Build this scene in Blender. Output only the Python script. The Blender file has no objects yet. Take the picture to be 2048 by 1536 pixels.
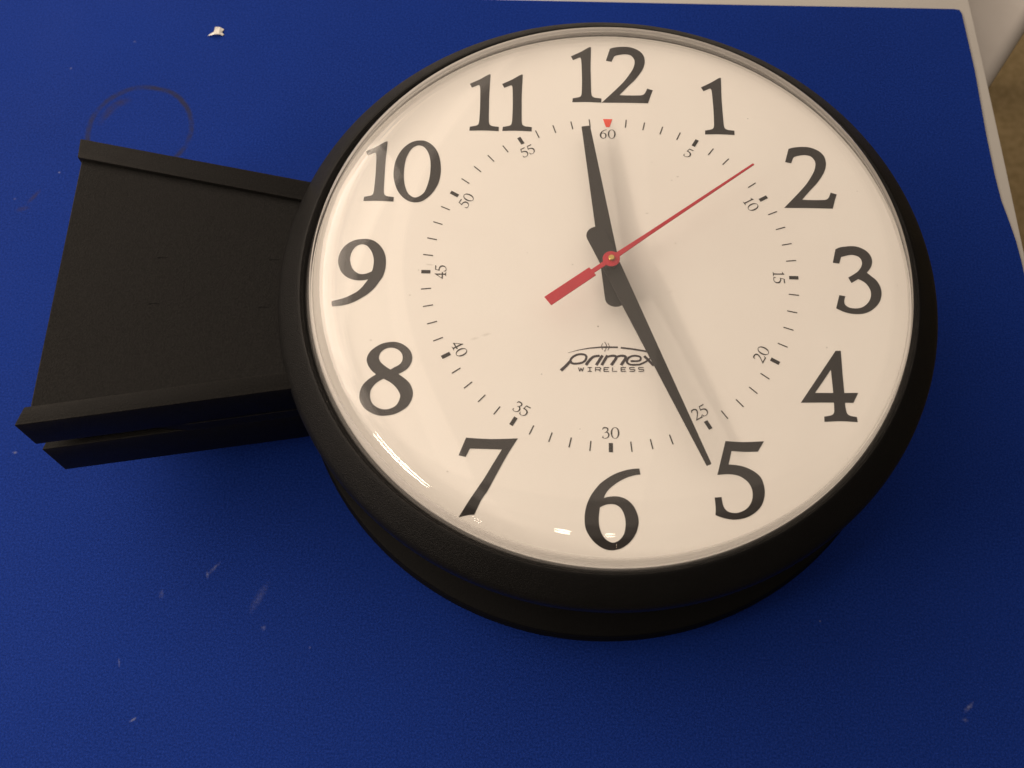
import bpy, bmesh, math, random
from mathutils import Matrix, Vector
from mathutils.geometry import tessellate_polygon

random.seed(7)
sc = bpy.context.scene
C = sc.collection
U = 0.0962            # metres in one dial unit (radius of the minute track)
H = 1.20              # dial height above the blue mat, dial units
ZD = H * U            # dial plane in metres

# ------------------------------------------------------------------ camera
cam_d = bpy.data.cameras.new("camera")
cam = bpy.data.objects.new("camera", cam_d)
C.objects.link(cam)
R = ((0.99961099, 0.02515247, -0.01205083), (0.01837880, -0.91904681, -0.39371968), (-0.02097830, 0.39334504, -0.91915156))
m = Matrix.Identity(4)
for i in range(3):
    m[i][0], m[i][1], m[i][2] = R[0][i], -R[1][i], -R[2][i]
m[0][3], m[1][3], m[2][3] = -0.390007 * U, -2.994171 * U, (5.455176 + H) * U
cam.matrix_world = m
cam_d.sensor_width = 36.0
cam_d.lens = 2262.69 / 2048 * 36.0
cam_d.clip_start = 0.02
cam_d.clip_end = 60
cam_d.dof.use_dof = True
cam_d.dof.focus_distance = 0.61
cam_d.dof.aperture_fstop = 14
sc.camera = cam

# ------------------------------------------------------------------ room light
w = bpy.data.worlds.new("World")
sc.world = w
w.use_nodes = True
bg = w.node_tree.nodes["Background"]
bg.inputs[0].default_value = (1.0, 0.82, 0.66, 1)
bg.inputs[1].default_value = 0.06
sc.view_settings.view_transform = 'Standard'
sc.view_settings.look = 'None'
sc.view_settings.exposure = 0.14
sc.view_settings.gamma = 1
WARM = (1.0, 0.822, 0.662)

def area(name, az, el, dist, sx, sy, power, col=WARM, roll=0.0):
    """a lamp seen from the dial at azimuth az (clockwise from 12 o'clock) and elevation el"""
    a, e = math.radians(az), math.radians(el)
    d = Vector((math.sin(a) * math.cos(e), math.cos(a) * math.cos(e), math.sin(e)))
    L = bpy.data.lights.new(name, 'AREA')
    L.shape = 'RECTANGLE' if sx > 1 else 'ELLIPSE'
    L.size, L.size_y = sx, sy
    L.energy = power
    L.color = col
    o = bpy.data.objects.new(name, L)
    C.objects.link(o)
    o.location = Vector((0, 0, ZD)) + d * dist
    o.rotation_euler = (d.to_track_quat('Z', 'Y').to_matrix() @ Matrix.Rotation(roll, 3, 'Z')).to_euler()
    return o

def ceiling():
    """the lit ceiling over the table, brightest towards the left: strips side by side"""
    for (y0, y1, k) in ((-1.0, -0.6, 0.3), (-0.6, -0.25, 0.6), (-0.25, 3.2, 1.0)):
        for a, b, rad in CEIL:
            L = bpy.data.lights.new("ceiling_light", 'AREA')
            L.shape = 'RECTANGLE'
            L.size, L.size_y = b - a, y1 - y0
            L.energy = rad * k * math.pi * (b - a) * (y1 - y0)
            L.color = WARM
            o = bpy.data.objects.new("ceiling_light", L)
            C.objects.link(o)
            o.location = ((a + b) / 2, (y0 + y1) / 2, 1.5)
CEIL = ((-3.2, -2.2, 6.6), (-2.2, -1.6, 4.6), (-1.6, -1.2, 2.2), (-1.2, -0.62, 1.10), (-0.62, -0.45, 1.45), (-0.45, 0.2, 0.80), (0.2, 0.8, 0.60), (0.8, 1.4, 0.50), (1.4, 2.2, 0.45))
ceiling()
area("left_fill", -58, 30, 1.7, 1.3, 1.1, 5.5)  # unseen soft lamp added to brighten the left side
area("tube_lamp", -119, 30, 1.25, 0.42, 0.085, 4.0)
area("small_lamp", -169, 57, 2.2, 0.13, 0.07, 0.75)  # small unseen lamps known by their glints low on the lens
area("small_lamp", 174, 58, 2.4, 0.08, 0.04, 0.30)
area("small_lamp", -146, 20, 2.6, 0.13, 0.06, 0.6)
area("small_lamp", 174, 40, 2.6, 0.03, 0.03, 0.12)

# ------------------------------------------------------------------ helpers
def prop(o, label=None, cat=None, group=None, kind=None):
    if label: o['label'] = label
    if cat: o['category'] = cat
    if group: o['group'] = group
    if kind: o['kind'] = kind
    return o

def link(name, me, mat, parent=None):
    o = bpy.data.objects.new(name, me)
    C.objects.link(o)
    if mat and not me.materials:
        me.materials.append(mat)
    if parent: o.parent = parent
    return o

def mesh(name, vs, fs, smooth=False):
    me = bpy.data.meshes.new(name)
    me.from_pydata([tuple(v) for v in vs], [], fs)
    me.update()
    if smooth:
        for p in me.polygons: p.use_smooth = True
    return me

def from_bm(name, bm, smooth_angle=None):
    bmesh.ops.recalc_face_normals(bm, faces=bm.faces[:])
    me = bpy.data.meshes.new(name)
    bm.to_mesh(me)
    bm.free()
    if smooth_angle is not None:
        for p in me.polygons: p.use_smooth = True
        me.set_sharp_from_angle(angle=math.radians(smooth_angle))
    return me

def lathe(name, prof, n=288, cx=0.0, cy=0.0, closed=False, sharp=28):
    """prof: (r, z) in dial units, z from the dial; turned about the clock's axis"""
    bm = bmesh.new()
    rings = []
    for r, z in prof:
        if r < 1e-6:
            rings.append([bm.verts.new((cx * U, cy * U, ZD + z * U))])
        else:
            rings.append([bm.verts.new(((cx + r * math.sin(t * 2 * math.pi / n)) * U, (cy + r * math.cos(t * 2 * math.pi / n)) * U, ZD + z * U)) for t in range(n)])
    pairs = list(zip(rings, rings[1:])) + ([(rings[-1], rings[0])] if closed else [])
    for a, b in pairs:
        for t in range(n):
            u = (t + 1) % n
            if len(a) == 1: bm.faces.new((a[0], b[t], b[u]))
            elif len(b) == 1: bm.faces.new((a[t], b[0], a[u]))
            else: bm.faces.new((a[t], b[t], b[u], a[u]))
    return from_bm(name, bm, sharp)

def prism(name, outline, z0, z1, bevel=0.0, segs=2):
    """outline: (x, y) in dial units; z0 < z1 from the dial plane"""
    bm = bmesh.new()
    lo = [bm.verts.new((x * U, y * U, ZD + z0 * U)) for x, y in outline]
    hi = [bm.verts.new((x * U, y * U, ZD + z1 * U)) for x, y in outline]
    bm.faces.new(lo[::-1]); bm.faces.new(hi)
    n = len(outline)
    for i in range(n):
        bm.faces.new((lo[i], lo[(i + 1) % n], hi[(i + 1) % n], hi[i]))
    bmesh.ops.recalc_face_normals(bm, faces=bm.faces[:])
    if bevel:
        bmesh.ops.bevel(bm, geom=bm.edges[:], offset=bevel * U, segments=segs, affect='EDGES', profile=0.5)
    return from_bm(name, bm, 40)

def prism_xz(name, outline, y_of, bevel=0.0):
    pass

# ------------------------------------------------------------------ materials
def new_mat(name, col, rough=0.5, spec=0.5, metal=0.0):
    mt = bpy.data.materials.new(name)
    mt.use_nodes = True
    b = mt.node_tree.nodes["Principled BSDF"]
    b.inputs["Base Color"].default_value = (*col, 1)
    b.inputs["Roughness"].default_value = rough
    b.inputs["Specular IOR Level"].default_value = spec
    b.inputs["Metallic"].default_value = metal
    return mt, mt.node_tree, b

class NT:
    """small node builder"""
    def __init__(s, nt): s.nt = nt; s.co = None
    def n(s, t, **kw):
        x = s.nt.nodes.new(t)
        for k, v in kw.items(): setattr(x, k, v)
        return x
    def obj(s):
        if s.co is None: s.co = s.n('ShaderNodeTexCoord').outputs['Object']
        return s.co
    def L(s, a, b): s.nt.links.new(a, b)
    def math(s, op, a, b=None, c=None, clamp=False):
        x = s.n('ShaderNodeMath', operation=op, use_clamp=clamp)
        for i, v in enumerate((a, b, c)):
            if v is None: continue
            if isinstance(v, (int, float)): x.inputs[i].default_value = v
            else: s.L(v, x.inputs[i])
        return x.outputs[0]
    def noise(s, scale, detail=2.0, rough=0.5, vec=None):
        x = s.n('ShaderNodeTexNoise')
        x.inputs['Scale'].default_value = scale
        x.inputs['Detail'].default_value = detail
        x.inputs['Roughness'].default_value = rough
        s.L(vec or s.obj(), x.inputs['Vector'])
        return x.outputs['Fac']
    def mix(s, fac, a, b):
        x = s.n('ShaderNodeMix', data_type='RGBA')
        for sock, v in ((x.inputs[0], fac), (x.inputs[6], a), (x.inputs[7], b)):
            if isinstance(v, (int, float)): sock.default_value = v
            elif isinstance(v, tuple): sock.default_value = (*v, 1)
            else: s.L(v, sock)
        return x.outputs[2]
    def ramp(s, v, a, b, c=0.0, d=1.0):
        x = s.n('ShaderNodeMapRange')
        s.L(v, x.inputs[0])
        for i, q in enumerate((a, b, c, d)): x.inputs[i + 1].default_value = q
        return x.outputs[0]
    def bump(s, h, strength, dist):
        x = s.n('ShaderNodeBump')
        x.inputs['Strength'].default_value = strength
        x.inputs['Distance'].default_value = dist
        s.L(h, x.inputs['Height'])
        return x.outputs['Normal']
    def xy(s):
        x = s.n('ShaderNodeSeparateXYZ'); s.L(s.obj(), x.inputs[0]); return x.outputs[0], x.outputs[1]
    def spot(s, cx, cy, rx, ry, rot=0.0, soft=0.6, wob=0.0):
        """0..1 mask of an ellipse (object space, metres), its edge broken by noise"""
        px, py = s.xy()
        dx, dy = s.math('SUBTRACT', px, cx), s.math('SUBTRACT', py, cy)
        c, q = math.cos(rot), math.sin(rot)
        a = s.math('ADD', s.math('MULTIPLY', dx, c / rx), s.math('MULTIPLY', dy, q / rx))
        b = s.math('ADD', s.math('MULTIPLY', dx, -q / ry), s.math('MULTIPLY', dy, c / ry))
        d = s.math('SQRT', s.math('ADD', s.math('MULTIPLY', a, a), s.math('MULTIPLY', b, b)))
        if wob: d = s.math('ADD', d, s.math('MULTIPLY', s.math('SUBTRACT', s.noise(900, 3), 0.5), wob))
        return s.ramp(d, 1.0, 1.0 - soft)

def grain(name, col, rough, spec, amp=0.35, scale=1500, bump=0.25, bdist=0.0002, wear_glint=0.0):
    mt, nt, b = new_mat(name, col, rough, spec)
    k = NT(nt)
    f = k.noise(scale, 2)
    f2 = k.noise(60, 3)
    v = k.math('ADD', k.ramp(f, 0.3, 0.7, 1 - amp, 1 + amp), k.ramp(f2, 0.3, 0.7, -0.06, 0.06))
    x = k.n('ShaderNodeMix', data_type='RGBA', blend_type='MULTIPLY')
    x.inputs[0].default_value = 1
    x.inputs[6].default_value = (*col, 1)
    cc = k.n('ShaderNodeCombineColor')
    for i in range(3): k.L(v, cc.inputs[i])
    k.L(cc.outputs[0], x.inputs[7])
    res = x.outputs[2]
    if wear_glint:                                   # edge highlights put into the colour
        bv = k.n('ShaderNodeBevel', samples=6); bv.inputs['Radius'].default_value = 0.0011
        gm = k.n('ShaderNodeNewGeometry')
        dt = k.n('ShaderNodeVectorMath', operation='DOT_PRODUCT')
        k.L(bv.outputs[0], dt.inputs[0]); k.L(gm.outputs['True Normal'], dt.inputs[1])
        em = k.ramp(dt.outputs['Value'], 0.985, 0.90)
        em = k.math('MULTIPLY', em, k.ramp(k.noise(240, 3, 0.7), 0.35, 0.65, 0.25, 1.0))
        res = k.mix(em, res, (wear_glint, wear_glint * 0.93, wear_glint * 0.86))
    k.L(res, b.inputs['Base Color'])
    k.L(k.bump(f, bump, bdist), b.inputs['Normal'])
    k.L(k.ramp(f2, 0.3, 0.7, rough - 0.03, rough + 0.03), b.inputs['Roughness'])
    return mt

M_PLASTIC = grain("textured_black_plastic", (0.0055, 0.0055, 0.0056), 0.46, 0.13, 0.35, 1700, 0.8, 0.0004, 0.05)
M_CASE = grain("matt_black_plastic", (0.0050, 0.0050, 0.0052), 0.6, 0.06, 0.3, 1700, 0.4, 0.0003)
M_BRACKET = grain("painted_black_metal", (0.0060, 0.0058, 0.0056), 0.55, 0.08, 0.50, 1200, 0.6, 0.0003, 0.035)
M_INK = new_mat("black_print", (0.013, 0.011, 0.011), 0.55, 0.3)[0]
M_HAND = grain("matt_black_hand", (0.016, 0.014, 0.013), 0.6, 0.3, 0.12, 1500, 0.1)
M_RED = grain("red_hand_paint", (0.45, 0.018, 0.036), 0.5, 0.3, 0.06, 1500, 0.1)
M_REDPRINT = new_mat("red_print", (0.80, 0.075, 0.045), 0.55, 0.3)[0]
M_BRASS = new_mat("brass", (0.62, 0.45, 0.14), 0.35, 0.5, 0.9)[0]
M_LOGO = new_mat("logo_print", (0.022, 0.014, 0.020), 0.55, 0.3)[0]

def dial_mat():
    mt, nt, b = new_mat("white_dial_card", (0.80, 0.79, 0.77), 0.6, 0.3)
    k = NT(nt)
    col = k.mix(k.ramp(k.noise(14, 3), 0.35, 0.65), (0.800, 0.785, 0.765), (0.825, 0.815, 0.795))
    col = k.mix(k.ramp(k.noise(1800, 2), 0.35, 0.65, 0, 0.14), col, (0.68, 0.65, 0.62))
    # specks and faint smudges lying on the card
    for x, y, rx, ry, rot, s in SMUDGES:
        f = k.math('MULTIPLY', k.spot(x * U, y * U, rx * U, ry * U, rot, 0.8, 0.5), s)
        col = k.mix(f, col, (0.16, 0.14, 0.11))
    k.L(col, b.inputs['Base Color'])
    return mt
SMUDGES = [(-0.660, -0.375, 0.034, 0.011, 0.28, 0.20), (-0.720, -0.400, 0.030, 0.010, 0.28, 0.16),
           (-0.062, -0.315, 0.0065, 0.006, 0, 0.80), (0.395, 0.640, 0.010, 0.005, 0.1, 0.45), (0.360, 0.615, 0.008, 0.005, 0.3, 0.30),
           (0.215, 0.395, 0.013, 0.007, 0.2, 0.28), (0.170, 0.205, 0.006, 0.005, 0, 0.35), (0.368, 0.205, 0.007, 0.005, 0.6, 0.45),
           (-1.083, -0.145, 0.008, 0.004, 0, 0.55), (-1.275, -0.420, 0.010, 0.008, 0, 0.28), (-0.985, 0.045, 0.028, 0.007, -0.1, 0.25),
           (-1.045, 0.010, 0.006, 0.005, 0, 0.5), (0.250, 0.735, 0.007, 0.005, 0, 0.25), (1.385, -0.905, 0.010, 0.008, 0, 0.4),
           (-0.830, -1.150, 0.007, 0.006, 0, 0.4), (-0.20, 0.06, 0.008, 0.006, 0, 0.3), (-0.45, 0.13, 0.005, 0.005, 0, 0.3), (0.33, -0.10, 0.02, 0.012, 0.5, 0.08)]

MILK = 0.66
def lens_mat():
    mt = bpy.data.materials.new("clear_lens_plastic")
    mt.use_nodes = True
    nt = mt.node_tree
    nt.nodes.remove(nt.nodes["Principled BSDF"])
    out = nt.nodes["Material Output"]
    k = NT(nt)
    lw = k.n('ShaderNodeLayerWeight'); lw.inputs['Blend'].default_value = 0.5
    c = k.math('POWER', lw.outputs['Facing'], 5.0)
    f = k.math('ADD', k.math('MULTIPLY', c, 0.965), 0.034)
    tr = k.n('ShaderNodeBsdfTransparent')
    tr.inputs[0].default_value = (0.985, 0.982, 0.975, 1)
    gl = k.n('ShaderNodeBsdfGlossy'); k.L(k.ramp(k.noise(38, 5, 0.65), 0.50, 0.75, 0.022, 0.045), gl.inputs['Roughness'])
    gl.inputs[0].default_value = (1, 1, 1, 1)
    mx = k.n('ShaderNodeMixShader')
    k.L(f, mx.inputs[0]); k.L(tr.outputs[0], mx.inputs[1]); k.L(gl.outputs[0], mx.inputs[2])
    # a few scratches and dust specks that scatter light
    df = k.n('ShaderNodeBsdfDiffuse'); df.inputs[0].default_value = (0.75, 0.75, 0.75, 1)
    vs = k.n('ShaderNodeTexVoronoi'); vs.inputs['Scale'].default_value = 62; k.L(k.obj(), vs.inputs['Vector'])
    dust = k.math('MULTIPLY', k.ramp(vs.outputs['Distance'], 0.035, 0.015), k.ramp(k.noise(35, 1), 0.56, 0.62))
    # milky side wall standing in for its bright band; base fade paints bezel shade
    px, py = k.xy()
    rr = k.math('SQRT', k.math('ADD', k.math('MULTIPLY', px, px), k.math('MULTIPLY', py, py)))
    sz = k.n('ShaderNodeSeparateXYZ'); k.L(k.obj(), sz.inputs[0])
    milk_shaded = k.math('MULTIPLY', k.ramp(rr, 1.606 * U, 1.618 * U, 0.0, MILK), k.ramp(sz.outputs[2], ZD + 0.015 * U, ZD + 0.06 * U, 0.30, 1.0))
    ds = k.n('ShaderNodeBsdfDiffuse'); ds.inputs[0].default_value = (0.80, 0.78, 0.76, 1)
    ts = k.n('ShaderNodeBsdfTranslucent'); ts.inputs[0].default_value = (0.80, 0.78, 0.76, 1)
    sm = k.n('ShaderNodeMixShader'); sm.inputs[0].default_value = 0.5
    k.L(ds.outputs[0], sm.inputs[1]); k.L(ts.outputs[0], sm.inputs[2])
    m3 = k.n('ShaderNodeMixShader')
    k.L(milk_shaded, m3.inputs[0]); k.L(mx.outputs[0], m3.inputs[1]); k.L(sm.outputs[0], m3.inputs[2])
    mx = m3
    m2 = k.n('ShaderNodeMixShader')
    k.L(k.math('MULTIPLY', dust, 0.35), m2.inputs[0]); k.L(mx.outputs[0], m2.inputs[1]); k.L(df.outputs[0], m2.inputs[2])
    k.L(m2.outputs[0], out.inputs['Surface'])
    return mt

def mat_mat():
    mt, nt, b = new_mat("blue_vinyl", (0.017, 0.030, 0.27), 0.62, 0.03)
    k = NT(nt)
    base, lo, hi = (0.0030, 0.0215, 0.180), (0.0024, 0.0168, 0.140), (0.0115, 0.0400, 0.275)
    col = k.mix(k.ramp(k.noise(6.5, 5, 0.6), 0.32, 0.68), lo, base)
    col = k.mix(k.ramp(k.noise(850, 2, 0.7), 0.35, 0.72, 0, 1.0), col, hi)
    col = k.mix(k.ramp(k.noise(1500, 1), 0.45, 0.75, 0, 0.7), col, (0.010, 0.020, 0.12))
    # ring left by a cup, worn in places
    def ring(cx, cy, r, wd, lo_, hi_, sc_):
        px, py = k.xy()
        dx, dy = k.math('SUBTRACT', px, cx * U), k.math('SUBTRACT', py, cy * U)
        d = k.math('SQRT', k.math('ADD', k.math('MULTIPLY', dx, dx), k.math('MULTIPLY', dy, dy)))
        d = k.math('ADD', d, k.math('MULTIPLY', k.math('SUBTRACT', k.noise(60, 3), 0.5), 0.0025))
        a = k.ramp(k.math('ABSOLUTE', k.math('SUBTRACT', d, r * U)), wd * U, wd * U * 0.35)
        return k.math('MULTIPLY', a, k.ramp(k.noise(sc_, 3, 0.6), lo_, hi_))
    col = k.mix(k.math('MULTIPLY', ring(-3.24, 1.77, 0.368, 0.026, 0.36, 0.60, 40), 0.75), col, (0.026, 0.025, 0.030))
    arc = k.math('MULTIPLY', ring(-3.22, 1.735, 0.330, 0.045, 0.36, 0.56, 34), k.spot(-3.46 * U, 1.93 * U, 0.17 * U, 0.10 * U, 0.8, 0.5))
    col = k.mix(k.math('MULTIPLY', arc, 0.65), col, (0.030, 0.026, 0.034))
    for x, y, rx, ry, rot, s in ((-3.89, 1.20, 0.075, 0.020, 1.0, 0.5), (-3.95, 1.10, 0.06, 0.025, 0.3, 0.35)):
        col = k.mix(k.math('MULTIPLY', k.spot(x * U, y * U, rx * U, ry * U, rot, 0.8, 0.9), s), col, (0.035, 0.028, 0.04))
    # pale scuffs
    wear_glint = k.noise(700, 3, 0.7)
    for x, y, rx, ry, rot, s in ((-2.30, -1.385, 0.012, 0.060, -0.7, 0.35), (-2.335, -1.425, 0.010, 0.030, 0.2, 0.35), (-2.01, -1.555, 0.030, 0.115, -0.45, 0.17),
                                 (-1.962, -1.735, 0.018, 0.020, 0, 0.28), (2.10, -2.09, 0.045, 0.016, 0.75, 0.45), (2.07, -2.16, 0.02, 0.015, 0, 0.3),
                                 (-2.652, -2.272, 0.026, 0.009, 0.6, 0.8), (-2.593, -1.547, 0.018, 0.032, 0, 0.22), (-2.782, -1.953, 0.007, 0.035, 0.2, 0.35),
                                 (-3.648, -0.676, 0.018, 0.012, 0, 0.5), (-1.678, -1.841, 0.010, 0.010, 0, 0.3), (-3.83, 2.30, 0.010, 0.012, 0, 0.6),
                                 (-3.75, 1.40, 0.012, 0.010, 0, 0.5), (1.30, -1.62, 0.008, 0.007, 0, 0.6), (-4.02, 1.18, 0.012, 0.010, 0, 0.5),
                                 (-3.40, 2.55, 0.013, 0.012, 0, 0.4), (1.05, -1.42, 0.006, 0.006, 0, 0.6)):
        col = k.mix(k.math('MULTIPLY', k.math('MULTIPLY', k.spot(x * U, y * U, rx * U, ry * U, rot, 0.95, 1.2), s * 0.55), k.ramp(wear_glint, 0.38, 0.62, 0.25, 1.0)), col, (0.42, 0.44, 0.50))
    k.L(col, b.inputs['Base Color'])
    k.L(k.bump(k.noise(1100, 2), 0.25, 0.0002), b.inputs['Normal'])
    k.L(k.ramp(k.noise(20, 3), 0.3, 0.7, 0.56, 0.66), b.inputs['Roughness'])
    return mt

def plain(name, a, b_, scale, rough, spec=0.3, bump=0.1):
    mt, nt, b = new_mat(name, a, rough, spec)
    k = NT(nt)
    k.L(k.mix(k.ramp(k.noise(scale, 4), 0.3, 0.7), a, b_), b.inputs['Base Color'])
    k.L(k.bump(k.noise(scale * 6, 2), bump, 0.0005), b.inputs['Normal'])
    return mt

# ------------------------------------------------------------------ room below and beside
floor_z = -0.755
fl = mesh("floor", [(-4, -4, floor_z), (5, -4, floor_z), (5, 5, floor_z), (-4, 5, floor_z)], [(0, 1, 2, 3)])
prop(link("floor", fl, plain("brown_carpet", (0.22, 0.165, 0.082), (0.30, 0.23, 0.125), 90, 0.9, 0.1, 0.6)), kind='structure')

M_WHITE = plain("white_laminate", (0.47, 0.455, 0.425), (0.50, 0.485, 0.455), 30, 0.45, 0.35, 0.03)
# the white table the mat lies on: its right edge shows at the corner of the picture
TZ = -1.20 - 0.014
edge = [(2.60, 8.0), (2.705, 5.2), (2.788, 3.03), (2.811, 2.522), (2.843, 1.698), (2.869, 0.937), (3.02, -3.2)]
tab = prop(bpy.data.objects.new("table", None), "white laminate table with narrow border showing around the blue mat", "table")
C.objects.link(tab)
tab.location = (0, 0, floor_z)
def put(o):                                  # world-placed child of the table
    o.parent = tab
    o.matrix_parent_inverse = Matrix.Translation((0, 0, -floor_z))
    return o
put(link("table_top", prism("table_top", [(-7.5, -3.2), (3.02, -3.2)] + edge[::-1][1:] + [(-7.5, 8.0)], TZ - 0.26, TZ, 0.012), M_WHITE))
for lx, ly in ((-7.1, -2.8), (2.5, -2.8), (-7.1, 7.6), (2.25, 7.6)):
    put(link("leg", prism("leg", [(lx - .2, ly - .2), (lx + .2, ly - .2), (lx + .2, ly + .2), (lx - .2, ly + .2)], floor_z / U - H, TZ - 0.26, 0.03), M_WHITE))

# the lower white furniture beyond that edge, its long side rounded over
def rounded_slab(band):
    p0, d = Vector((3.069, 2.649)), Vector((0.546, 0.8378))
    nrm = Vector((d.y, -d.x))
    zt, th, r = -1.70, 0.22, 0.12
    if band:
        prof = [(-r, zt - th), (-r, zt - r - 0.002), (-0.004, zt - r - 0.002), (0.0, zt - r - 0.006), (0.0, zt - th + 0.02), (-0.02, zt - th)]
    else:
        prof = [(-2.2, zt - th), (-2.2, zt)] + [(-r + r * math.sin(a), zt - r + r * math.cos(a)) for a in [i * math.pi / 28 for i in range(15)]] + [(-r - 0.01, zt - r), (-r - 0.01, zt - th)]
    bm = bmesh.new()
    ends = []
    for s in (-1.6, 7.0):
        ends.append([bm.verts.new(((p0.x + d.x * s + nrm.x * q) * U, (p0.y + d.y * s + nrm.y * q) * U, ZD + z * U)) for q, z in prof])
    n = len(prof)
    for i in range(n):
        bm.faces.new((ends[0][i], ends[0][(i + 1) % n], ends[1][(i + 1) % n], ends[1][i]))
    bm.faces.new(ends[0][::-1]); bm.faces.new(ends[1])
    return from_bm("dark_strip" if band else "bench_top", bm, 35)
M_BENCH = plain("white_paint", (0.56, 0.53, 0.50), (0.60, 0.57, 0.54), 30, 0.5, 0.3, 0.05)
ben = prop(bpy.data.objects.new("bench", None), "lower white bench with a dark rounded edge beyond the table corner", "bench")
C.objects.link(ben)
ben.location = (3.4 * U, 5.0 * U, floor_z)
def putb(o):
    o.parent = ben
    o.matrix_parent_inverse = Matrix.Translation((-3.4 * U, -5.0 * U, -floor_z))
    return o
putb(link("bench_top", rounded_slab(False), M_BENCH))
putb(link("dark_strip", rounded_slab(True), plain("dark_brown", (0.030, 0.024, 0.020), (0.040, 0.032, 0.026), 40, 0.5, 0.3, 0.05)))  # dark brown strip along the bench's lower edge
for s, q in ((-0.6, -1.8), (6.4, -0.7), (6.4, -1.8)):
    x, y = 3.069 + .546 * s + .8378 * q, 2.649 + .8378 * s - .546 * q
    putb(link("leg", prism("leg", [(x - .15, y - .15), (x + .15, y - .15), (x + .15, y + .15), (x - .15, y + .15)], floor_z / U - H, -2.04, 0.03), M_BENCH))

# the blue mat
mo = [(-7.2, 3.13), (-2.6, 3.049), (-0.71, 2.985), (1.153, 2.962), (1.893, 2.956), (2.66, 2.946), (2.700, 2.938), (2.713, 2.90), (2.738, 2.386), (2.743, 1.822), (2.755, 1.491),
      (2.770, 1.289), (2.798, 1.131), (2.822, 0.975), (2.835, 0.822), (2.846, 0.522), (2.86, 0.0), (2.90, -3.0), (-7.2, -3.0)]
ob = link("mat", prism("mat", mo[::-1], -1.20 - 0.0139, -1.20, 0.003, 1), mat_mat())
prop(ob, "large blue mat covering the table under the clock, cup ring stain and scuffs", "mat")

# torn scrap of paper on the mat
sp = [(-2.862, 2.606), (-2.815, 2.628), (-2.809, 2.671), (-2.778, 2.677), (-2.748, 2.668), (-2.760, 2.645), (-2.757, 2.632), (-2.742, 2.622), (-2.752, 2.611), (-2.776, 2.614), (-2.806, 2.603)]
bm = bmesh.new()
top = [bm.verts.new((x * U, y * U, (0.008 + 0.03 * max(0, y - 2.63) + 0.012 * math.sin(x * 60)) * U + 0.0009)) for x, y in sp]
f = bm.faces.new(top)
ex = bmesh.ops.extrude_face_region(bm, geom=[f])
bmesh.ops.translate(bm, verts=[v for v in ex['geom'] if isinstance(v, bmesh.types.BMVert)], vec=(0, 0, -0.0003))
M_PAPER = plain("torn_paper", (0.72, 0.70, 0.64), (0.80, 0.78, 0.74), 300, 0.8, 0.2, 0.3)
prop(link("paper_scrap", from_bm("paper_scrap", bm), M_PAPER), "tiny torn scrap of white paper on the blue mat", "paper scrap")

# ------------------------------------------------------------------ the clock
clk = prop(bpy.data.objects.new("wall_clock", None), "round double-sided black clock with cream dial and side bracket lying on blue mat", "clock")
C.objects.link(clk)
BX, BY = -0.013, 0.0                        # the case sits a hair off the printed dial

bez = [(1.628, -0.040), (1.640, -0.012), (1.650, 0.004), (1.660, 0.030), (1.666, 0.037), (1.672, 0.0395), (1.679, 0.037), (1.688, 0.031),
       (1.720, 0.004), (1.760, -0.032), (1.790, -0.060), (1.806, -0.078), (1.815, -0.096), (1.818, -0.115), (1.816, -0.165), (1.810, -0.176), (1.795, -0.180),
       (1.640, -0.180), (1.628, -0.170)]
hou = [(1.600, -0.186), (1.770, -0.186), (1.780, -0.190), (1.786, -0.198), (1.788, -0.210), (1.786, -0.222), (1.776, -0.228), (1.680, -0.232), (1.670, -0.250), (1.670, -0.519), (1.600, -0.519)]
MID = -0.520
hou2 = [(1.600, -0.183), (1.808, -0.183), (1.813, -0.190), (1.813, -0.205), (1.806, -0.218), (1.790, -0.226), (1.670, -0.240), (1.670, -0.521), (1.600, -0.521)]
mir = lambda pr: [(r, 2 * MID - z) for r, z in pr]
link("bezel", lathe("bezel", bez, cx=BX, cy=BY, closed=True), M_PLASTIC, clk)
link("housing", lathe("housing", hou, cx=BX, cy=BY, closed=True), M_CASE, clk)
o = link("bezel", lathe("bezel", mir(bez), cx=BX, cy=BY, closed=True), M_CASE, clk); o['label'] = "bezel of the face turned down to the mat"
o = link("housing", lathe("housing", mir(hou2), cx=BX, cy=BY, closed=True), M_CASE, clk); o['label'] = "housing of the face turned down to the mat"

# dial and its print
dial = link("dial", lathe("dial", [(0, 0), (1.0, 0), (1.632, 0), (1.632, -0.02), (1.0, -0.02), (0, -0.02)], n=192, sharp=20), dial_mat(), clk)
EPS = 0.0016

def spline(pts, sub=6):
    """closed outline through (x, y, corner) points; Catmull-Rom between corners"""
    n = len(pts)
    out = []
    for i in range(n):
        p0, p1, p2, p3 = pts[i - 1], pts[i], pts[(i + 1) % n], pts[(i + 2) % n]
        if p1[2] and p2[2]:
            out.append((p1[0], p1[1])); continue
        for s in range(sub):
            t = s / sub
            q = []
            for c in (0, 1):
                l = math.hypot(p2[0] - p1[0], p2[1] - p1[1])
                def tan(a, b, e):
                    d = math.hypot(b[0] - a[0], b[1] - a[1])
                    return (b[c] - a[c]) / d * l * e if d > 1e-9 else 0
                m1 = (p2[c] - p1[c]) if p1[2] else tan(p0, p2, 1.0)
                m2 = (p2[c] - p1[c]) if p2[2] else tan(p1, p3, 1.0)
                t2, t3 = t * t, t * t * t
                q.append((2 * t3 - 3 * t2 + 1) * p1[c] + (t3 - 2 * t2 + t) * m1 + (-2 * t3 + 3 * t2) * p2[c] + (t3 - t2) * m2)
            out.append(tuple(q))
    return out

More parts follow.
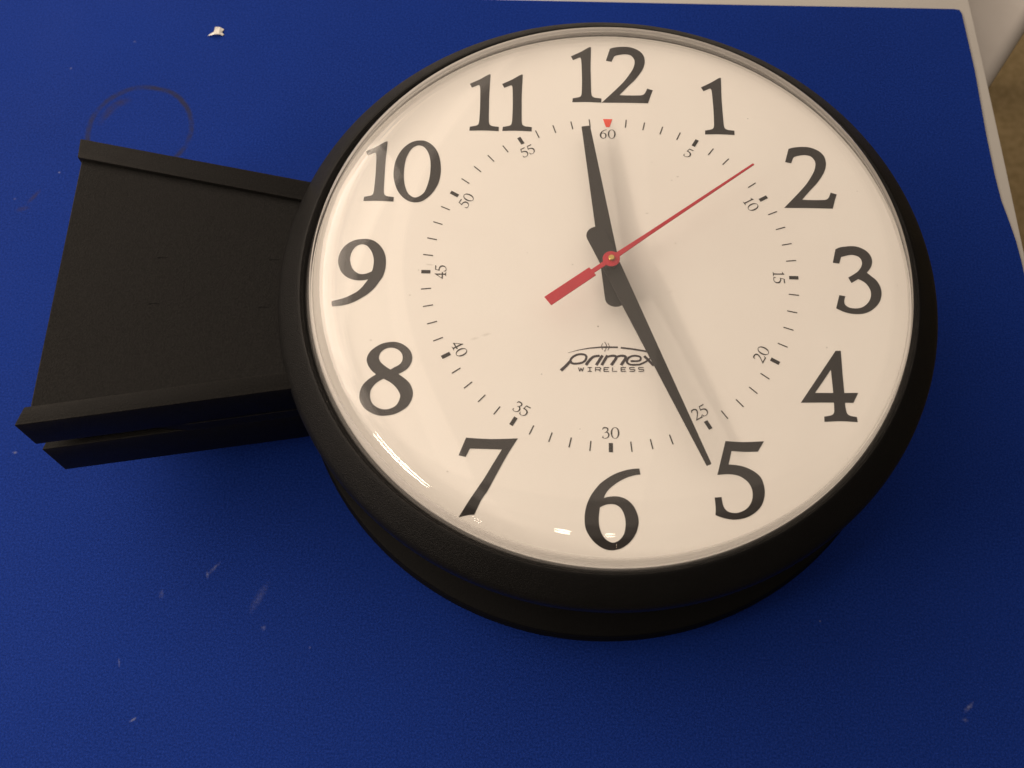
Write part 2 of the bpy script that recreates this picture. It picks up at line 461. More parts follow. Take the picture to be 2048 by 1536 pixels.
def inset(loop, d):
    """move an outline inwards (outer loops and holes alike, by the side the ink lies on)"""
    n = len(loop)
    res = []
    for i in range(n):
        a, b, c = Vector(loop[i - 1]), Vector(loop[i]), Vector(loop[(i + 1) % n])
        e1, e2 = (b - a), (c - b)
        if e1.length < 1e-9 or e2.length < 1e-9: res.append(tuple(b)); continue
        n1, n2 = Vector((-e1.y, e1.x)).normalized(), Vector((-e2.y, e2.x)).normalized()
        nn = n1 + n2
        if nn.length < 0.2: nn = n1
        nn.normalize()
        k = d / max(0.5, nn.dot(n1))
        res.append(tuple(b + nn * k))
    return res

def signed(loop):
    return sum(loop[i - 1][0] * loop[i][1] - loop[i][0] * loop[i - 1][1] for i in range(len(loop))) / 2

GLYPHS = {"1":[[[-0.0902,0.3345,1],[-0.0325,0.3679,0],[0.0103,0.3983,0],[0.0221,0.4048,0],[0.0302,0.4049,1],[0.0288,0.342,0],[0.0271,0.2577,0],[0.0284,0.1743,0],[0.0301,0.0917,0],[0.032,0.0616,0],[0.0369,0.0453,0],[0.0499,0.036,0],[0.0678,0.0328,0],[0.0902,0.0299,1],[0.09,0.0,1],[0.0011,0.0034,0],[-0.08,0.0007,1],[-0.0782,0.0285,1],[-0.0561,0.0334,0],[-0.0355,0.04,0],[-0.0278,0.0524,0],[-0.0247,0.0908,0],[-0.0239,0.1734,0],[-0.0259,0.2568,0],[-0.0287,0.3073,0],[-0.0322,0.3227,0],[-0.0377,0.3263,0],[-0.0529,0.3195,0],[-0.0769,0.3065,1]]],"2":[[[-0.0986,0.3947,1],[-0.0779,0.4031,0],[-0.0463,0.409,0],[-0.0126,0.4109,0],[0.0206,0.4082,0],[0.0531,0.3959,0],[0.0826,0.375,0],[0.1013,0.346,0],[0.1073,0.3117,0],[0.1047,0.2799,0],[0.0941,0.2455,0],[0.0758,0.2111,0],[0.0458,0.1663,0],[0.0095,0.1241,0],[-0.0268,0.0796,0],[-0.0456,0.0559,1],[-0.0069,0.0545,0],[0.0587,0.0552,0],[0.0873,0.0582,0],[0.1013,0.0687,0],[0.1103,0.0856,0],[0.1175,0.1051,1],[0.1504,0.094,1],[0.1372,0.0553,0],[0.1205,0.0,1],[-0.011,0.0015,0],[-0.1504,0.0003,1],[-0.103,0.0536,0],[-0.0505,0.114,0],[-0.0141,0.16,0],[0.0161,0.2088,0],[0.037,0.2498,0],[0.0466,0.2868,0],[0.0463,0.3106,0],[0.0389,0.3291,0],[0.0226,0.3474,0],[0.003,0.3537,0],[-0.0169,0.3547,0],[-0.0462,0.3494,0],[-0.0644,0.3433,0],[-0.075,0.3351,0],[-0.0899,0.2977,1],[-0.1238,0.3051,1]]],"3":[[[-0.099,0.3974,1],[-0.0722,0.4103,0],[-0.0418,0.4158,0],[-0.0115,0.4188,0],[0.0182,0.4164,0],[0.0471,0.405,0],[0.073,0.3858,0],[0.0896,0.3591,0],[0.0949,0.3274,0],[0.0875,0.2956,0],[0.0747,0.2735,0],[0.0591,0.2543,1],[0.0793,0.2341,0],[0.1043,0.2093,0],[0.1218,0.1736,0],[0.1265,0.1379,0],[0.1225,0.1092,0],[0.1097,0.0758,0],[0.088,0.0471,0],[0.0561,0.0206,0],[0.0212,0.0047,0],[-0.0168,0.0,0],[-0.0499,0.0022,0],[-0.0866,0.012,0],[-0.1265,0.0324,1],[-0.116,0.0687,0],[-0.1027,0.1133,1],[-0.0707,0.1068,1],[-0.0778,0.0865,0],[-0.0789,0.0628,0],[-0.0707,0.0488,0],[-0.0549,0.0385,0],[-0.0302,0.0343,0],[0.0014,0.0372,0],[0.0277,0.0507,0],[0.051,0.0747,0],[0.0656,0.1058,0],[0.0686,0.1368,0],[0.0617,0.1629,0],[0.0453,0.189,0],[0.0277,0.203,0],[0.0086,0.2135,1],[-0.0307,0.1883,1],[-0.0449,0.2217,1],[-0.0197,0.2378,0],[0.0075,0.2577,0],[0.0242,0.2774,0],[0.0346,0.297,0],[0.0384,0.3141,0],[0.036,0.3336,0],[0.0248,0.3505,0],[0.0065,0.36,0],[-0.0145,0.3633,0],[-0.0427,0.3579,0],[-0.0723,0.3488,1],[-0.086,0.3077,1],[-0.1206,0.3124,1]]],"4":[[[0.0546,0.4055,1],[0.0818,0.406,1],[0.0792,0.2665,0],[0.0787,0.1637,1],[0.1511,0.1658,1],[0.1205,0.1087,1],[0.0772,0.1089,1],[0.0773,0.0875,0],[0.0783,0.0766,0],[0.0805,0.057,0],[0.0864,0.0441,0],[0.1017,0.0357,0],[0.1313,0.0305,1],[0.1326,0.0018,1],[0.0469,0.0054,0],[-0.0377,0.0,1],[-0.0367,0.0292,1],[-0.0108,0.0341,0],[0.0079,0.041,0],[0.0159,0.0531,0],[0.0186,0.0727,0],[0.0197,0.1086,1],[-0.0651,0.1069,0],[-0.1511,0.1043,1]],[[0.0201,0.2949,1],[0.0213,0.1625,1],[-0.0729,0.1613,1]]],"5":[[[-0.0636,0.4168,1],[0.0259,0.4129,0],[0.1328,0.4192,1],[0.0985,0.3621,1],[0.0329,0.3601,0],[-0.0355,0.3629,1],[-0.054,0.2905,1],[-0.0244,0.2884,0],[0.0108,0.2833,0],[0.0476,0.27,0],[0.0818,0.2489,0],[0.1058,0.2224,0],[0.1173,0.1854,0],[0.1199,0.1488,0],[0.1149,0.1159,0],[0.1031,0.0831,0],[0.084,0.0563,0],[0.0553,0.0314,0],[0.0233,0.0135,0],[-0.0102,0.0037,0],[-0.0433,0.0,0],[-0.0741,0.0034,0],[-0.1048,0.0108,0],[-0.1328,0.0223,1],[-0.13,0.0537,0],[-0.1322,0.1137,1],[-0.0978,0.1165,1],[-0.0959,0.0951,0],[-0.0904,0.0687,0],[-0.0796,0.0507,0],[-0.0646,0.0399,0],[-0.0434,0.0353,0],[-0.024,0.0357,0],[0.0017,0.0444,0],[0.0259,0.0601,0],[0.0448,0.0838,0],[0.0562,0.1126,0],[0.0588,0.1413,0],[0.0545,0.168,0],[0.0413,0.1945,0],[0.0209,0.2148,0],[-0.002,0.2288,0],[-0.0272,0.2355,0],[-0.0625,0.2379,0],[-0.1134,0.2329,1]]],"6":[[[0.1363,0.4283,1],[0.141,0.3963,1],[0.1169,0.393,0],[0.0772,0.3808,0],[0.0375,0.3602,0],[0.0077,0.3389,0],[-0.0181,0.3157,0],[-0.036,0.2906,0],[-0.045,0.2683,1],[-0.0263,0.2744,0],[0.0051,0.2786,0],[0.0325,0.2771,0],[0.0599,0.2685,0],[0.0831,0.2526,0],[0.1042,0.2282,0],[0.1192,0.1961,0],[0.1261,0.1679,0],[0.1274,0.1438,0],[0.1226,0.118,0],[0.1134,0.0898,0],[0.0955,0.0596,0],[0.072,0.0333,0],[0.0409,0.0118,0],[0.01,0.0023,0],[-0.0131,0.0,0],[-0.04,0.0047,0],[-0.0707,0.0203,0],[-0.0976,0.0434,0],[-0.1207,0.0747,0],[-0.1362,0.1084,0],[-0.141,0.1404,0],[-0.141,0.1743,0],[-0.1361,0.2108,0],[-0.1263,0.2436,0],[-0.1106,0.2787,0],[-0.0889,0.3121,0],[-0.0632,0.3436,0],[-0.0334,0.3681,0],[-0.0017,0.3895,0],[0.0341,0.4069,0],[0.0719,0.4192,0],[0.1056,0.4262,0]],[[-0.0648,0.2191,1],[-0.0462,0.229,0],[-0.0266,0.2356,0],[-0.0031,0.2375,0],[0.0164,0.2334,0],[0.0358,0.2206,0],[0.0492,0.2006,0],[0.0585,0.1745,0],[0.062,0.1464,0],[0.061,0.1163,0],[0.0534,0.0845,0],[0.0376,0.0603,0],[0.0201,0.046,0],[-0.0012,0.0392,0],[-0.0204,0.0447,0],[-0.0415,0.0602,0],[-0.0568,0.0841,0],[-0.0664,0.1119,0],[-0.0705,0.1419,0],[-0.0709,0.1677,0],[-0.0683,0.194,0]]],"7":[[[-0.1162,0.425,1],[-0.0577,0.422,0],[0.0227,0.42,0],[0.1505,0.4263,1],[0.1012,0.3397,0],[0.0485,0.2335,0],[0.004,0.1414,0],[-0.0258,0.0923,0],[-0.0578,0.0159,1],[-0.0894,0.0125,0],[-0.1362,0.0,1],[-0.0885,0.0868,0],[-0.0477,0.1535,0],[-0.0141,0.2093,0],[0.0233,0.279,0],[0.0696,0.364,1],[-0.0156,0.3654,0],[-0.0937,0.3659,1],[-0.1138,0.32,1],[-0.1505,0.3277,1]]],"8":[[[0.0573,0.2384,1],[0.0796,0.2513,0],[0.1032,0.2709,0],[0.1182,0.2961,0],[0.1247,0.3257,0],[0.121,0.353,0],[0.1091,0.3779,0],[0.0868,0.4004,0],[0.0586,0.4171,0],[0.0268,0.425,0],[-0.0045,0.4233,0],[-0.0394,0.4141,0],[-0.0714,0.3951,0],[-0.0988,0.3693,0],[-0.1133,0.3416,0],[-0.1166,0.3164,0],[-0.1096,0.2916,0],[-0.0953,0.267,0],[-0.0795,0.2492,0],[-0.0608,0.2338,1],[-0.0833,0.2177,0],[-0.1065,0.197,0],[-0.1271,0.1698,0],[-0.1372,0.1406,0],[-0.1395,0.1122,0],[-0.1363,0.0902,0],[-0.1251,0.0639,0],[-0.1069,0.0401,0],[-0.081,0.021,0],[-0.0493,0.0063,0],[-0.0163,0.0,0],[0.018,0.0029,0],[0.0541,0.0117,0],[0.0874,0.0309,0],[0.1145,0.0534,0],[0.1311,0.0823,0],[0.1395,0.1134,0],[0.1394,0.1378,0],[0.1301,0.1665,0],[0.1141,0.1929,0],[0.0901,0.2148,0]],[[0.0137,0.263,1],[0.0324,0.2763,0],[0.0583,0.2926,0],[0.0715,0.3133,0],[0.073,0.3384,0],[0.0665,0.3588,0],[0.0509,0.3756,0],[0.0314,0.3867,0],[0.0082,0.3906,0],[-0.0145,0.3863,0],[-0.0364,0.3721,0],[-0.0496,0.3519,0],[-0.0527,0.3314,0],[-0.0468,0.3133,0],[-0.0332,0.2965,0],[-0.0112,0.2788,0]],[[-0.0198,0.2095,1],[0.0047,0.197,0],[0.0306,0.1796,0],[0.055,0.1534,0],[0.071,0.1271,0],[0.0745,0.1121,0],[0.0696,0.0855,0],[0.0569,0.061,0],[0.0355,0.0452,0],[0.0116,0.0373,0],[-0.0149,0.0372,0],[-0.04,0.0459,0],[-0.0637,0.063,0],[-0.0777,0.0869,0],[-0.084,0.1111,0],[-0.0834,0.1355,0],[-0.0767,0.1556,0],[-0.0638,0.176,0],[-0.0445,0.1942,0]]],"9":[[[-0.1399,0.0324,1],[-0.1009,0.0439,0],[-0.0658,0.0565,0],[-0.0312,0.0763,0],[-0.0029,0.096,0],[0.0207,0.1228,0],[0.0359,0.1472,0],[0.0496,0.1697,1],[0.0217,0.1644,0],[-0.0082,0.1633,0],[-0.043,0.17,0],[-0.0745,0.1863,0],[-0.1003,0.2126,0],[-0.1159,0.2441,0],[-0.1239,0.2738,0],[-0.1236,0.3083,0],[-0.1155,0.3405,0],[-0.0987,0.3731,0],[-0.0725,0.3985,0],[-0.0413,0.4158,0],[-0.0091,0.4226,0],[0.0191,0.4243,0],[0.0477,0.4199,0],[0.0748,0.4066,0],[0.1005,0.3829,0],[0.1223,0.3498,0],[0.1359,0.3106,0],[0.1399,0.2738,0],[0.1388,0.237,0],[0.1292,0.1906,0],[0.1122,0.1583,0],[0.0893,0.1193,0],[0.0598,0.0852,0],[0.0257,0.0582,0],[-0.0107,0.0337,0],[-0.0517,0.0151,0],[-0.0933,0.0048,0],[-0.1337,0.0,1]],[[0.0652,0.2191,1],[0.0399,0.2072,0],[0.0145,0.2018,0],[-0.0073,0.2063,0],[-0.03,0.2217,0],[-0.0445,0.241,0],[-0.054,0.2653,0],[-0.0599,0.2922,0],[-0.0584,0.3193,0],[-0.0509,0.3467,0],[-0.0356,0.3723,0],[-0.015,0.3863,0],[0.0065,0.3892,0],[0.029,0.3791,0],[0.0505,0.3535,0],[0.0633,0.3265,0],[0.0715,0.2946,0],[0.0724,0.2627,0],[0.0696,0.2333,0]]],"0":[[[0.0039,0.4188,0],[0.0358,0.4147,0],[0.0686,0.395,0],[0.0973,0.3631,0],[0.1175,0.3205,0],[0.1295,0.2701,0],[0.1346,0.2224,0],[0.1336,0.1802,0],[0.1269,0.1355,0],[0.1132,0.0988,0],[0.0959,0.066,0],[0.0668,0.0305,0],[0.0328,0.0062,0],[0.0023,0.0,0],[-0.0209,0.0027,0],[-0.0426,0.0105,0],[-0.0751,0.0358,0],[-0.1043,0.0768,0],[-0.1231,0.126,0],[-0.133,0.1704,0],[-0.1346,0.2178,0],[-0.1291,0.271,0],[-0.1143,0.3193,0],[-0.0921,0.3599,0],[-0.0646,0.3906,0],[-0.0319,0.4114,0]],[[0.0025,0.3844,0],[0.0267,0.3754,0],[0.0459,0.3542,0],[0.0612,0.3223,0],[0.0713,0.2797,0],[0.0747,0.2373,0],[0.0744,0.1897,0],[0.0691,0.1424,0],[0.0511,0.0743,0],[0.0304,0.048,0],[0.0047,0.0333,0],[-0.0176,0.0368,0],[-0.0434,0.0597,0],[-0.0615,0.1009,0],[-0.0714,0.1452,0],[-0.075,0.1819,0],[-0.0752,0.2347,0],[-0.0695,0.288,0],[-0.0584,0.3256,0],[-0.0402,0.3608,0],[-0.0187,0.3787,0]]]}
SHAPES = {}
for ch, loops in GLYPHS.items():
    ls = [spline(l) for l in loops]
    ls = [l if (signed(l) > 0) == (i == 0) else l[::-1] for i, l in enumerate(ls)]   # outer anticlockwise, holes clockwise
    SHAPES[ch] = ls

def glyph_mesh(name, items):
    """items: (loops, function (x, y) -> dial x, y); one flat print mesh"""
    vs, fs = [], []
    for loops, f in items:
        base = len(vs)
        pl = [[Vector((x, y, 0)) for x, y in l] for l in loops]
        for l in loops:
            for x, y in l:
                X, Y = f(x, y)
                vs.append((X * U, Y * U, ZD + EPS * U))
        for t in tessellate_polygon(pl):
            a, b, c = (vs[base + i] for i in t)
            cr = (b[0] - a[0]) * (c[1] - a[1]) - (b[1] - a[1]) * (c[0] - a[0])
            fs.append(tuple(base + i for i in (t if cr > 0 else (t[0], t[2], t[1]))))
    return mesh(name, vs, fs)

ONE, TWO = [0.6412, 0.929], [1.1327, 0.4426]
HOURS = {1: [('1', ONE)], 2: [('2', TWO)], 3: [('3', [1.3442, -0.2154])], 4: [('4', [1.1381, -0.8402])], 5: [('5', [0.6501, -1.3727])], 6: [('6', [0.0072, -1.5422])],
         7: [('7', [-0.6273, -1.39])], 8: [('8', [-1.1719, -0.8531])], 9: [('9', [-1.3669, -0.2235])], 10: [('1', [-1.302, 0.4459]), ('0', [-1.0891, 0.4427])],
         11: [('1', [-0.7223, 0.9333]), ('1', [-0.5309, 0.9348])], 12: [('1', [-0.1258, 1.1442]), ('2', [0.1166, 1.144])]}
for h, its in HOURS.items():
    me = glyph_mesh("numeral", [(SHAPES[ch], (lambda x, y, o=o: (x + o[0], y + o[1]))) for ch, o in its])
    o = link("numeral", me, M_INK, dial); o['label'] = "printed hour numeral %d" % h

# minute track: numbers, bold five-minute bars, thin minute lines, red mark at sixty
WID = {'0': 0.051, '1': 0.036, '2': 0.045, '3': 0.044, '4': 0.047, '5': 0.043, '6': 0.045}
THIN = {}
for ch in '0123456':
    ls = SHAPES[ch]
    ox = [p[0] for p in ls[0]]; oy = [p[1] for p in ls[0]]
    cx = (min(ox) + max(ox)) / 2
    k = 0.0655 / (max(oy) - min(oy))
    kx = {'0': 1.12, '1': 1.0}.get(ch, 1.02)
    THIN[ch] = [inset([((x - cx) * k * kx, (y - min(oy)) * k) for x, y in l], 0.00135 if ch not in '1' else 0.0010) for l in ls]
for mnt in range(5, 65, 5):
    a = math.radians(mnt * 6)
    out = (math.sin(a), math.cos(a))
    up = 1 if mnt in (60, 5, 10, 15, 45, 50, 55) else -1
    right = (out[1] * up, -out[0] * up)
    txt = str(mnt)
    tot = sum(WID[c] for c in txt)
    x0 = -tot / 2
    its = []
    for ch in txt:
        cxx = x0 + WID[ch] / 2; x0 += WID[ch]
        def f(x, y, cxx=cxx):
            gx, gy = x + cxx, (y - 0.0328) * up
            return (out[0] * (0.9235 + gy) + right[0] * gx, out[1] * (0.9235 + gy) + right[1] * gx)
        its.append((THIN[ch], f))
    o = link("minute_number", glyph_mesh("minute_number", its), M_INK, dial); o['label'] = "small printed minute number %d" % mnt
def bar(r0, r1, hw):
    return mesh("minute_mark", [(-hw * U, r0 * U, 0), (hw * U, r0 * U, 0), (hw * U, r1 * U, 0), (-hw * U, r1 * U, 0)], [(0, 1, 2, 3)])
thin, bold = bar(0.975, 1.030, 0.0031), bar(0.979, 1.029, 0.0105)
for i in range(1, 60):
    o = link("minute_mark", bold if i % 5 == 0 else thin, M_INK, dial)
    o.location = (0, 0, ZD + EPS * U)
    o.rotation_euler = (0, 0, -math.radians(i * 6))
link("red_marker", mesh("red_marker", [(-0.0105 * U, .972 * U, ZD + EPS * U), (0.0105 * U, .972 * U, ZD + EPS * U), (0.027 * U, 1.028 * U, ZD + EPS * U), (-0.027 * U, 1.028 * U, ZD + EPS * U)], [(0, 1, 2, 3)]), M_REDPRINT, dial)

LOGO = [[1,[[-0.1618,-0.4814,0.0116],[-0.1382,-0.4827,0.0116],[-0.1258,-0.4925,0.0116],[-0.1288,-0.5129,0.0116],[-0.1449,-0.5286,0.0116],[-0.1717,-0.5358,0.0116],[-0.1969,-0.5356,0.0116],[-0.2093,-0.5255,0.0116],[-0.2047,-0.507,0.0116],[-0.187,-0.4911,0.0116]]],[0,[[-0.2053,-0.518,0.01502],[-0.2353,-0.5536,0.0157],[-0.2592,-0.5779,0.01706]]],[0,[[-0.1275,-0.5434,0.01502],[-0.1047,-0.5105,0.01433],[-0.0845,-0.4935,0.01365],[-0.0543,-0.4885,0.01229]]],[0,[[-0.073,-0.543,0.01502],[-0.0391,-0.486,0.01502]]],[0,[[-0.0445,-0.5425,0.01502],[-0.0133,-0.4855,0.01502]]],[0,[[-0.0174,-0.4941,0.0116],[0.0095,-0.4872,0.01229],[0.0296,-0.4894,0.01365],[0.0312,-0.5023,0.01502],[0.0057,-0.5415,0.01502]]],[0,[[0.0313,-0.4949,0.0116],[0.0565,-0.4863,0.01229],[0.0783,-0.4885,0.01365],[0.0815,-0.5013,0.01502],[0.0575,-0.5404,0.01502]]],[0,[[0.1081,-0.5163,0.01092],[0.1533,-0.5139,0.01092],[0.162,-0.4961,0.01024],[0.1471,-0.486,0.01024],[0.1169,-0.4866,0.01092],[0.0949,-0.5011,0.0116],[0.0895,-0.5233,0.0116],[0.1094,-0.5369,0.01092],[0.1562,-0.5352,0.01024]]],[0,[[0.1562,-0.5352,0.01024],[0.1867,-0.5195,0.00956],[0.2344,-0.4799,0.00887]]],[0,[[0.1807,-0.4854,0.01365],[0.2036,-0.51,0.01433],[0.2296,-0.5407,0.01365]]],[0,[[-0.2224,-0.4748,0.00137],[-0.1686,-0.4574,0.00341],[-0.1079,-0.4447,0.00614],[-0.0473,-0.4379,0.00819],[0.042,-0.4369,0.00956]]],[0,[[0.0578,-0.4392,0.00956],[0.1176,-0.4458,0.00956],[0.2013,-0.4602,0.00956],[0.2546,-0.4776,0.00683]]],[0,[[-0.0387,-0.4154,0.00273],[-0.0456,-0.4341,0.00273],[-0.0389,-0.4526,0.00273]]],[0,[[-0.0093,-0.4148,0.00273],[-0.0021,-0.4333,0.00273],[-0.0104,-0.4558,0.00273]]],[0,[[-0.0275,-0.4069,0.00341],[-0.0182,-0.4254,0.00341],[-0.0204,-0.4441,0.00341],[-0.0289,-0.4628,0.00341]]],[0,[[-0.1667,-0.5585,0.00444],[-0.1599,-0.581,0.00444]]],[0,[[-0.1599,-0.581,0.00444],[-0.1533,-0.5616,0.00444]]],[0,[[-0.1533,-0.5616,0.00444],[-0.1466,-0.5808,0.00444]]],[0,[[-0.1466,-0.5808,0.00444],[-0.1399,-0.5579,0.00444]]],[0,[[-0.1178,-0.5575,0.00444],[-0.0964,-0.5571,0.00444]]],[0,[[-0.1071,-0.5573,0.00444],[-0.1072,-0.58,0.00444]]],[0,[[-0.1179,-0.5802,0.00444],[-0.0965,-0.5798,0.00444]]],[0,[[-0.0775,-0.5794,0.00444],[-0.0774,-0.5567,0.00444],[-0.0533,-0.5562,0.00444],[-0.0506,-0.5589,0.00444],[-0.0507,-0.5657,0.00444],[-0.0534,-0.5687,0.00444],[-0.0774,-0.5692,0.00444]]],[0,[[-0.0627,-0.5689,0.00444],[-0.0507,-0.5788,0.00444]]],[0,[[-0.0329,-0.5558,0.00444],[-0.0062,-0.5553,0.00444]]],[0,[[-0.033,-0.5672,0.00444],[-0.0116,-0.5667,0.00444]]],[0,[[-0.0331,-0.5785,0.00444],[-0.0063,-0.578,0.00444]]],[0,[[-0.0329,-0.5558,0.00444],[-0.0331,-0.5785,0.00444]]],[0,[[0.0122,-0.5549,0.00444],[0.012,-0.5776,0.00444],[0.036,-0.5771,0.00444]]],[0,[[0.0574,-0.554,0.00444],[0.0841,-0.5535,0.00444]]],[0,[[0.0572,-0.5654,0.00444],[0.0786,-0.565,0.00444]]],[0,[[0.0571,-0.5767,0.00444],[0.0838,-0.5762,0.00444]]],[0,[[0.0574,-0.554,0.00444],[0.0571,-0.5767,0.00444]]],[0,[[0.1292,-0.5526,0.00444],[0.1051,-0.5531,0.00444],[0.1024,-0.5559,0.00444],[0.1023,-0.5622,0.00444],[0.105,-0.5644,0.00444],[0.1263,-0.564,0.00444],[0.129,-0.5662,0.00444],[0.1288,-0.5726,0.00444],[0.1261,-0.5753,0.00444],[0.1021,-0.5758,0.00444]]],[0,[[0.176,-0.5517,0.00444],[0.1519,-0.5522,0.00444],[0.1492,-0.5549,0.00444],[0.1491,-0.5613,0.00444],[0.1517,-0.5635,0.00444],[0.1731,-0.5631,0.00444],[0.1757,-0.5653,0.00444],[0.1755,-0.5716,0.00444],[0.1728,-0.5744,0.00444],[0.1488,-0.5749,0.00444]]]]
vs, fs = [], []
for si, (closed, pts) in enumerate(LOGO):
    n = len(pts)
    sub = []
    for i in range(n if closed else n - 1):                    # smooth the strokes
        p0, p1, p2, p3 = pts[(i - 1) % n] if (closed or i) else pts[0], pts[i], pts[(i + 1) % n], pts[(i + 2) % n] if (closed or i + 2 < n) else pts[(i + 1) % n]
        k = 4 if (n > 3 and pts[0][2] > 0.0055) else 1
        for s in range(k):
            t = s / k
            sub.append([0.5 * (2 * p1[c] + (p2[c] - p0[c]) * t + (2 * p0[c] - 5 * p1[c] + 4 * p2[c] - p3[c]) * t * t + (3 * p1[c] - p0[c] - 3 * p2[c] + p3[c]) * t ** 3) for c in range(3)])
    if not closed: sub.append(pts[-1])
    m_ = len(sub)
    b0 = len(vs)
    z = ZD + (EPS + si * 0.00004) * U
    for i in range(m_):
        a = sub[i - 1] if (closed or i) else sub[0]
        b = sub[(i + 1) % m_] if (closed or i + 1 < m_) else sub[i]
        d = Vector((b[0] - a[0], b[1] - a[1])).normalized()
        x, y, wd = sub[i]
        hw = wd / 2
        vs += [((x - d.y * hw) * U, (y + d.x * hw) * U, z), ((x + d.y * hw) * U, (y - d.x * hw) * U, z)]
    for i in range(m_ if closed else m_ - 1):
        j = (i + 1) % m_
        fs.append((b0 + 2 * i, b0 + 2 * i + 1, b0 + 2 * j + 1, b0 + 2 * j))
link("logo", mesh("logo", vs, fs), M_LOGO, dial)

# hands
def poly_hand(name, pts, ang, z, th, mat):
    a = math.radians(ang)
    s, c = math.sin(a), math.cos(a)
    return link(name, prism(name, [(s * l + c * v, c * l - s * v) for l, v in pts], z - th, z, 0.0022, 1), mat, clk)

def tapered(L, tip, base, tail, r):
    pts = [(L, -tip), (L, tip), (-tail + r, base)]
    for i in range(1, 10):
        a = i * math.pi / 9
        pts.append((-tail + r - r * math.sin(a), base * math.cos(a)))
    return pts[:-1] + [(-tail + r, -base)]
poly_hand("hour_hand", tapered(0.917, 0.0245, 0.0575, 0.245, 0.050), -8.25, 0.100, 0.010, M_HAND)
poly_hand("minute_hand", tapered(1.226, 0.0130, 0.0560, 0.244, 0.050), 157.05, 0.126, 0.010, M_HAND)
sec = []
for i in range(25):                                             # ring round the pin, open where arm and tail join
    a = math.radians(22 + i * (136 / 24)); sec.append((0.046 * math.cos(a), 0.046 * math.sin(a)))
sec = [(1.0, 0.0065), (0.26, 0.0108), (0.045, 0.0150)] + sec[1:-1] + [(-0.044, 0.0135), (-0.126, 0.0130), (-0.126, 0.0300), (-0.424, 0.0310)]
sec = sec + [(l, -v) for l, v in sec[::-1]]
poly_hand("second_hand", sec[::-1], 52.25, 0.180, 0.006, M_RED)
link("center_pin", lathe("center_pin", [(0, 0.196), (0.013, 0.196), (0.0165, 0.1925), (0.0165, 0.0)], n=32), M_BRASS, clk)
link("hub", lathe("hub", [(0.017, 0.172), (0.036, 0.172), (0.038, 0.168), (0.038, 0.0), (0.017, 0.0)], n=40, closed=True), M_HAND, clk)

# lens: a shallow dome with a rounded shoulder and a flange under the bezel
def lens_prof():
    n = 240
    rs = [1.630 * i / n for i in range(n + 1)]
    kn = [(0, 0), (1.08, 2.5), (1.45, 14), (1.55, 26), (1.595, 42), (1.622, 74), (1.630, 84)]
    def sl(r):
        for (a, x), (b, y) in zip(kn, kn[1:]):
            if r <= b: return math.radians(x + (y - x) * (r - a) / (b - a))
        return math.radians(84)
    h = [0.0]
    for a, b in zip(rs, rs[1:]):
        h.append(h[-1] + math.tan((sl(a) + sl(b)) / 2) * (b - a))
    top = h[-1]
    pick = [i for i in range(0, n + 1) if i % 12 == 0 or rs[i] > 1.0]
    return [(rs[i], top - h[i] + 0.036) for i in pick]
lp = lens_prof()
outer = lp + [(1.632, 0.016), (1.634, 0.010), (1.638, 0.006), (1.655, -0.002), (1.657, -0.012)]
inner = [(r * 0.9905, z - 0.015) for r, z in lp] + [(1.6165, 0.004), (1.617, -0.012)]
DOME = lp[0][1]
M_LENS = lens_mat()
lens_o = link("lens", lathe("lens", outer + inner[::-1], n=256, cx=-0.004, cy=BY, sharp=70), M_LENS, clk)
sink = (2 * MID - DOME) + H + 0.0005                  # the lower lens rests on the mat
lo_l = link("lens", lathe("lens", [(r, 2 * MID - z - (sink if z > 0.02 else 0)) for r, z in outer + inner[::-1]], n=128, cx=-0.004, cy=BY, sharp=70), M_LENS, clk)
lo_l['label'] = "lens of the face turned down to the mat"

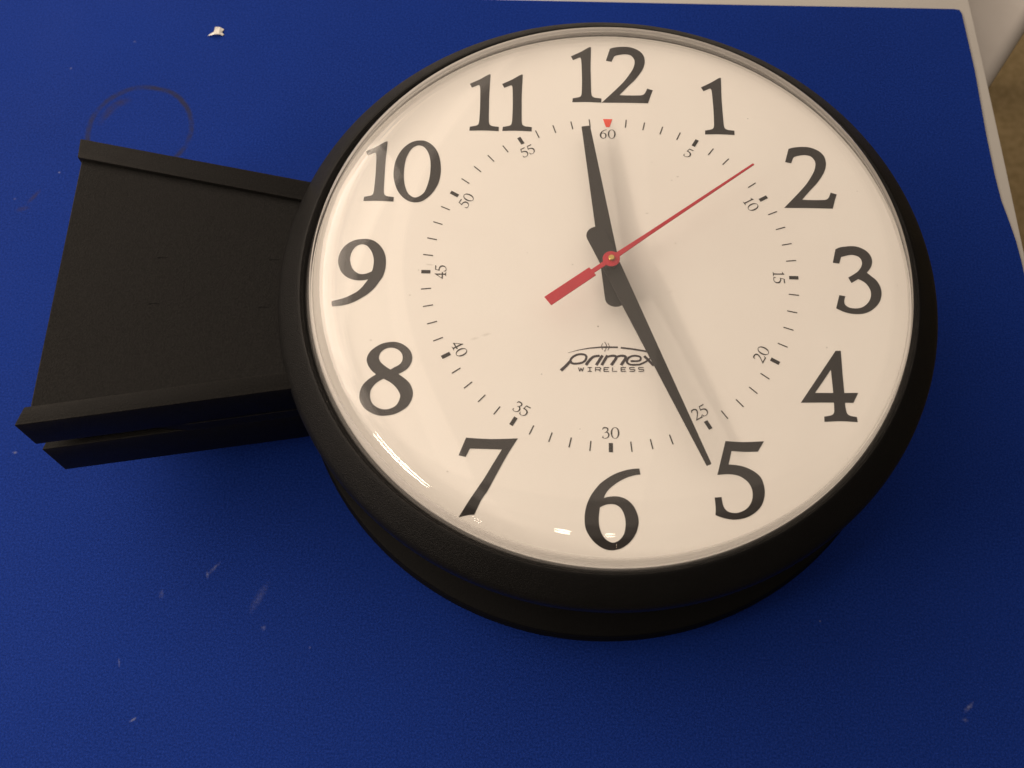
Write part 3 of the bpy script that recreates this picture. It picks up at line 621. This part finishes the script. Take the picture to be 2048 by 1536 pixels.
# side bracket: two shells with folded flanges
def shell(z_face, z_back):
    s = 1 if z_face > z_back else -1
    out = [(-3.085, -0.82), (-3.085, 0.80), (-1.50, 0.50), (-1.50, -0.56)]
    zf = z_face - s * 0.030
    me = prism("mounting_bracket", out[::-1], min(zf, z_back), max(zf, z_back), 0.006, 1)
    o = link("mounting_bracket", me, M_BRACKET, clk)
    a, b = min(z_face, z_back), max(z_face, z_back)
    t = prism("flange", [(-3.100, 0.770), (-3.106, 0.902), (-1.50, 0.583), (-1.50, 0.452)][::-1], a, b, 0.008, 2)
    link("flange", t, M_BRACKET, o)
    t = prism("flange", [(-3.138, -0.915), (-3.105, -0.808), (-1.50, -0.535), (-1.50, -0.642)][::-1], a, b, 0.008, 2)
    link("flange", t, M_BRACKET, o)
    return o
front = shell(-0.082, -0.375)
rear = shell(-0.805, -0.455)
rear['label'] = "lower shell of the side bracket"
M_SLOT = new_mat("slot_shade", (0.004, 0.004, 0.004), 0.8, 0.1)[0]  # shade of the slits put into the colour of thin raised bars
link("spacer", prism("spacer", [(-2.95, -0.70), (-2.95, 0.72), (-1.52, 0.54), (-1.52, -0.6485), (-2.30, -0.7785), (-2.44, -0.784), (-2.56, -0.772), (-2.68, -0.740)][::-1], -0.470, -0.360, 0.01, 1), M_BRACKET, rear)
NOTCH = bpy.data.meshes.new("notch")
bm = bmesh.new()
for x0, y0, x1, y1 in ((0, -0.002, 0.056, 0.002), (0.0, -0.006, 0.012, 0.0025)):
    vv = [bm.verts.new((x * U, y * U, z * U)) for z in (-0.002, 0.0012) for x, y in ((x0, y0), (x1, y0), (x1, y1), (x0, y1))]
    for q in ((0, 3, 2, 1), (4, 5, 6, 7), (0, 1, 5, 4), (1, 2, 6, 5), (2, 3, 7, 6), (3, 0, 4, 7)): bm.faces.new([vv[i] for i in q])
bm.to_mesh(NOTCH); bm.free()
NOTCH.materials.append(M_SLOT)
for x, y in [(-2.538, 0.125), (-1.903, 0.124), (-2.542, -0.166), (-1.931, -0.177)]:
    o = link("notch", NOTCH, None, front)
    o.location = (x * U, y * U, ZD - 0.112 * U)
